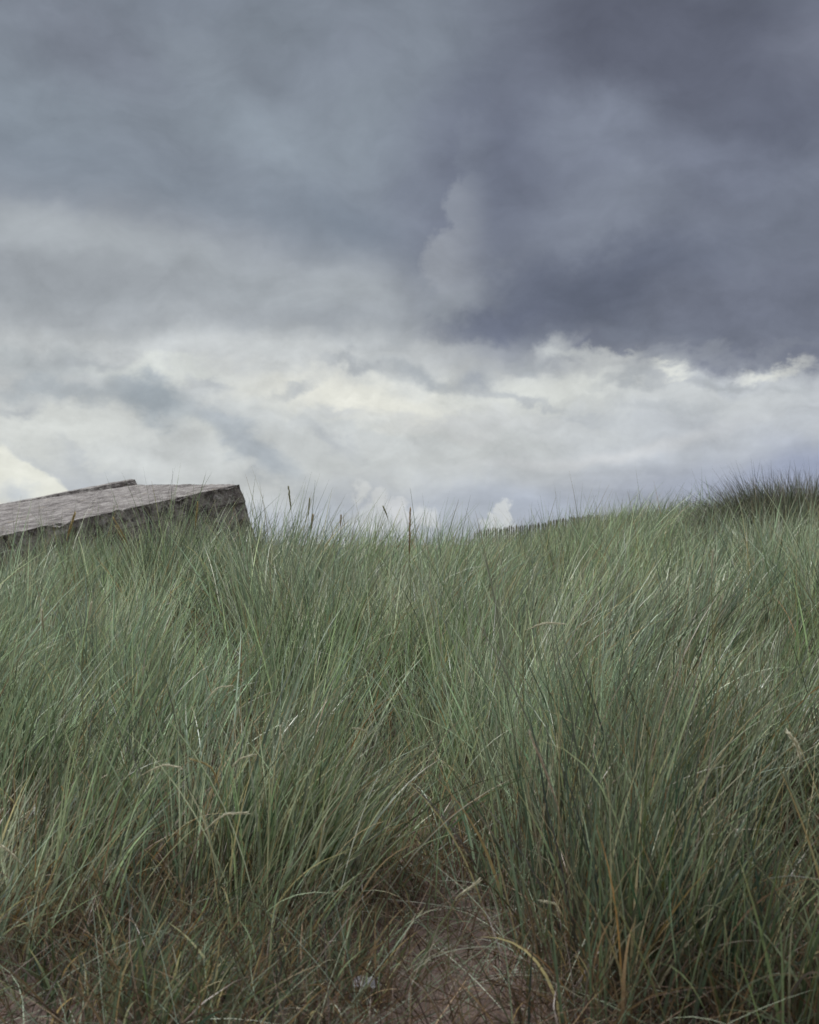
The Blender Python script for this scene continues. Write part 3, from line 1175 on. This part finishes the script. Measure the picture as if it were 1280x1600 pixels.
S = [
    ([(117, 803), (104, 846), (100, 880)], 8.5, 'straw', 'straw coloured spike in front of the bunker, farthest left against its roof', .017, True),
    ([(178, 810), (199, 850), (206, 880)], 8.0, 'straw', 'thick straw spike leaning left in front of the bunker side, with a thinner one behind', .012, True),
    ([(181, 822), (192, 846), (200, 872)], 8.3, 'brown', 'thin brownish spike just behind the thick leaning one before the bunker', .008, True),
    ([(309, 786), (305, 828), (303, 862)], 8.2, 'straw', 'upright straw spike in front of the dark right end of the bunker', .011, True),
    ([(451, 762), (455, 797), (459, 830)], 9.0, 'green', 'tallest dark green spike standing against the sky just right of the bunker', .014, True),
    ([(484, 780), (482, 806), (480, 840)], 9.2, 'green', 'second dark spike against the sky right of the tallest one', .012, True),
    ([(489, 806), (486, 830), (484, 850)], 9.4, 'brown', 'short brown spike low beside the pair of dark ones right of the bunker', .014, True),
    ([(533, 806), (532, 824), (531, 850)], 9.6, 'brown', 'small brown spike among the crest blades left of the centre', .012, True),
    ([(599, 792), (606, 810), (610, 840)], 9.5, 'green', 'dark green spike leaning left on the crest near the centre', .011, True),
    ([(641, 796), (640, 866), (641, 900)], 6.0, 'brown', 'long blurred brown and yellow spike at the centre of the crest', .011, True),
    ([(1114, 862), (1112, 905), (1113, 960)], 5.0, 'pale', 'whitish slender spike standing upright below the dark tussock', .006, True),
    ([(1130, 930), (1124, 955), (1115, 1010)], 5.0, 'pale', 'whitish short spike just below the upright one under the dark tussock', .005, True),
    ([(66, 955), (68, 985), (72, 1020)], 5.0, 'pale', 'pale stubby spike near the left edge below the bunker', .008, True),
    ([(143, 943), (138, 975), (128, 1040)], 4.8, 'pale', 'pale knotted spike right of the stubby one near the left edge', .006, True),
    ([(362, 1072), (340, 1076), (318, 1100), (300, 1150)], 4.3, 'pale', 'pale nodding spike arched to the right above the middle of the left half', .004, False),
    ([(282, 1200), (255, 1196), (220, 1212), (190, 1270)], 3.9, 'pale', 'long pale spike arched to the right, left of the centre at half grass height', .0045, False),
    ([(396, 1180), (375, 1186), (360, 1204), (345, 1260)], 4.0, 'pale', 'short pale nodding spike right of the long arched one', .004, False),
    ([(386, 1270), (350, 1274), (320, 1298), (290, 1350)], 3.7, 'pale', 'cream nodding spike over the dry grass left of the centre', .0045, False),
    ([(300, 1186), (330, 1200), (343, 1232), (352, 1290)], 3.9, 'straw', 'thin straw spike drooping on the right of the long arched one', .004, False),
    ([(438, 1136), (440, 1160), (452, 1200), (480, 1300)], 4.1, 'pale', 'forked looking pale spike left of the dark gap', .004, False),
    ([(2, 1322), (14, 1330), (34, 1350), (70, 1400)], 3.5, 'pale', 'cream spike coming in at the left edge above the bare sand', .0045, False),
    ([(38, 1244), (32, 1266), (26, 1300)], 3.8, 'pale', 'small pale upright spike near the left edge above the bare sand', .004, True),
    ([(828, 1145), (852, 1205), (872, 1260), (884, 1330)], 3.6, 'dead', 'bleached dead stalk slanting down right of the centre', .0045, False),
    ([(880, 975), (850, 974), (824, 984), (818, 1010)], 4.9, 'pale', 'fluffy pale tuft nodding left right of the centre above the dead stalk', .005, False),
    ([(1232, 1145), (1245, 1165), (1255, 1200), (1262, 1280)], 3.5, 'pale', 'soft pale drooping spike near the right edge', .006, False),
    ([(1130, 1197), (1127, 1225), (1120, 1290)], 3.6, 'pale', 'whitish broken spike left of the soft drooping one on the right', .004, True),
    ([(1052, 1270), (1058, 1300), (1062, 1350)], 3.4, 'pale', 'whitish thin spike in the dark grass of the lower right', .0035, True),
    ([(1000, 1270), (1001, 1300), (1000, 1360)], 3.4, 'pale', 'greenish white spike left of the thin one in the lower right', .0035, True),
    ([(845, 1408), (866, 1412), (876, 1430), (886, 1490)], 3.2, 'pale', 'cream spike hanging over the bare sand patch at its right side', .004, False),
    ([(900, 1495), (915, 1530), (930, 1580), (936, 1620)], 3.1, 'straw', 'straw spike leaning left beside the bare sand at the bottom', .004, False),
    ([(748, 1376), (728, 1392), (712, 1404), (700, 1440)], 3.3, 'pale', 'bright cream spike nodding to the right at the top of the bare sand', .005, False),
    ([(553, 1138), (572, 1145), (578, 1180)], 4.3, 'pale', 'grey pale spike beside the dark gap in the grass', .005, True),
]
for i, (tp, d, k, lab, hr, dn) in enumerate(S):
    spike(tp, d, k, lab, hr, dn, seed=i)


# ------------------------------------------------------------------ scrap on the sand
def scrap():
    c = unproj(572, 1534, 3.05)      # caught on the stalks just above the sand
    c.z = float(height(c.x, c.y)) + .045
    rnd = random.Random(2)
    bm = bmesh.new()
    n, m_ = 12, 8
    vs = []
    for j in range(m_ + 1):
        row = []
        for i in range(n + 1):
            x = (i / n - .5) * .085
            y = (j / m_ - .5) * .055
            edge = .006 * mn.noise(Vector((i * 1.3, j * 1.7, 1)))
            z = .012 * mn.fractal(Vector((x * 45, y * 45, 2)), 1, 2, 3)
            row.append(bm.verts.new((x + edge, y + edge, z + .01)))
        vs.append(row)
    for j in range(m_):
        for i in range(n):
            if (i in (0, n - 1) and j in (0, m_ - 1)):
                continue
            bm.faces.new((vs[j][i], vs[j][i + 1], vs[j + 1][i + 1], vs[j + 1][i]))
    bmesh.ops.solidify(bm, geom=bm.faces[:], thickness=.0008)
    me = bpy.data.meshes.new('paper_scrap')
    bm.to_mesh(me)
    bm.free()
    m, g, b = new_mat('dirty_paper')
    P = g.n('ShaderNodeTexCoord').outputs['Object']
    g.put(b.inputs['Base Color'], g.mix(g.noise(P, 90, 4), (.40, .38, .42), (.60, .58, .60)))
    b.inputs['Roughness'].default_value = .8
    o = link('paper_scrap', me, m)
    o.location = c
    o.rotation_euler = (.15, .1, .5)
    tag(o, 'small crumpled whitish scrap lying among dry stalks on the sand', 'scrap')


scrap()
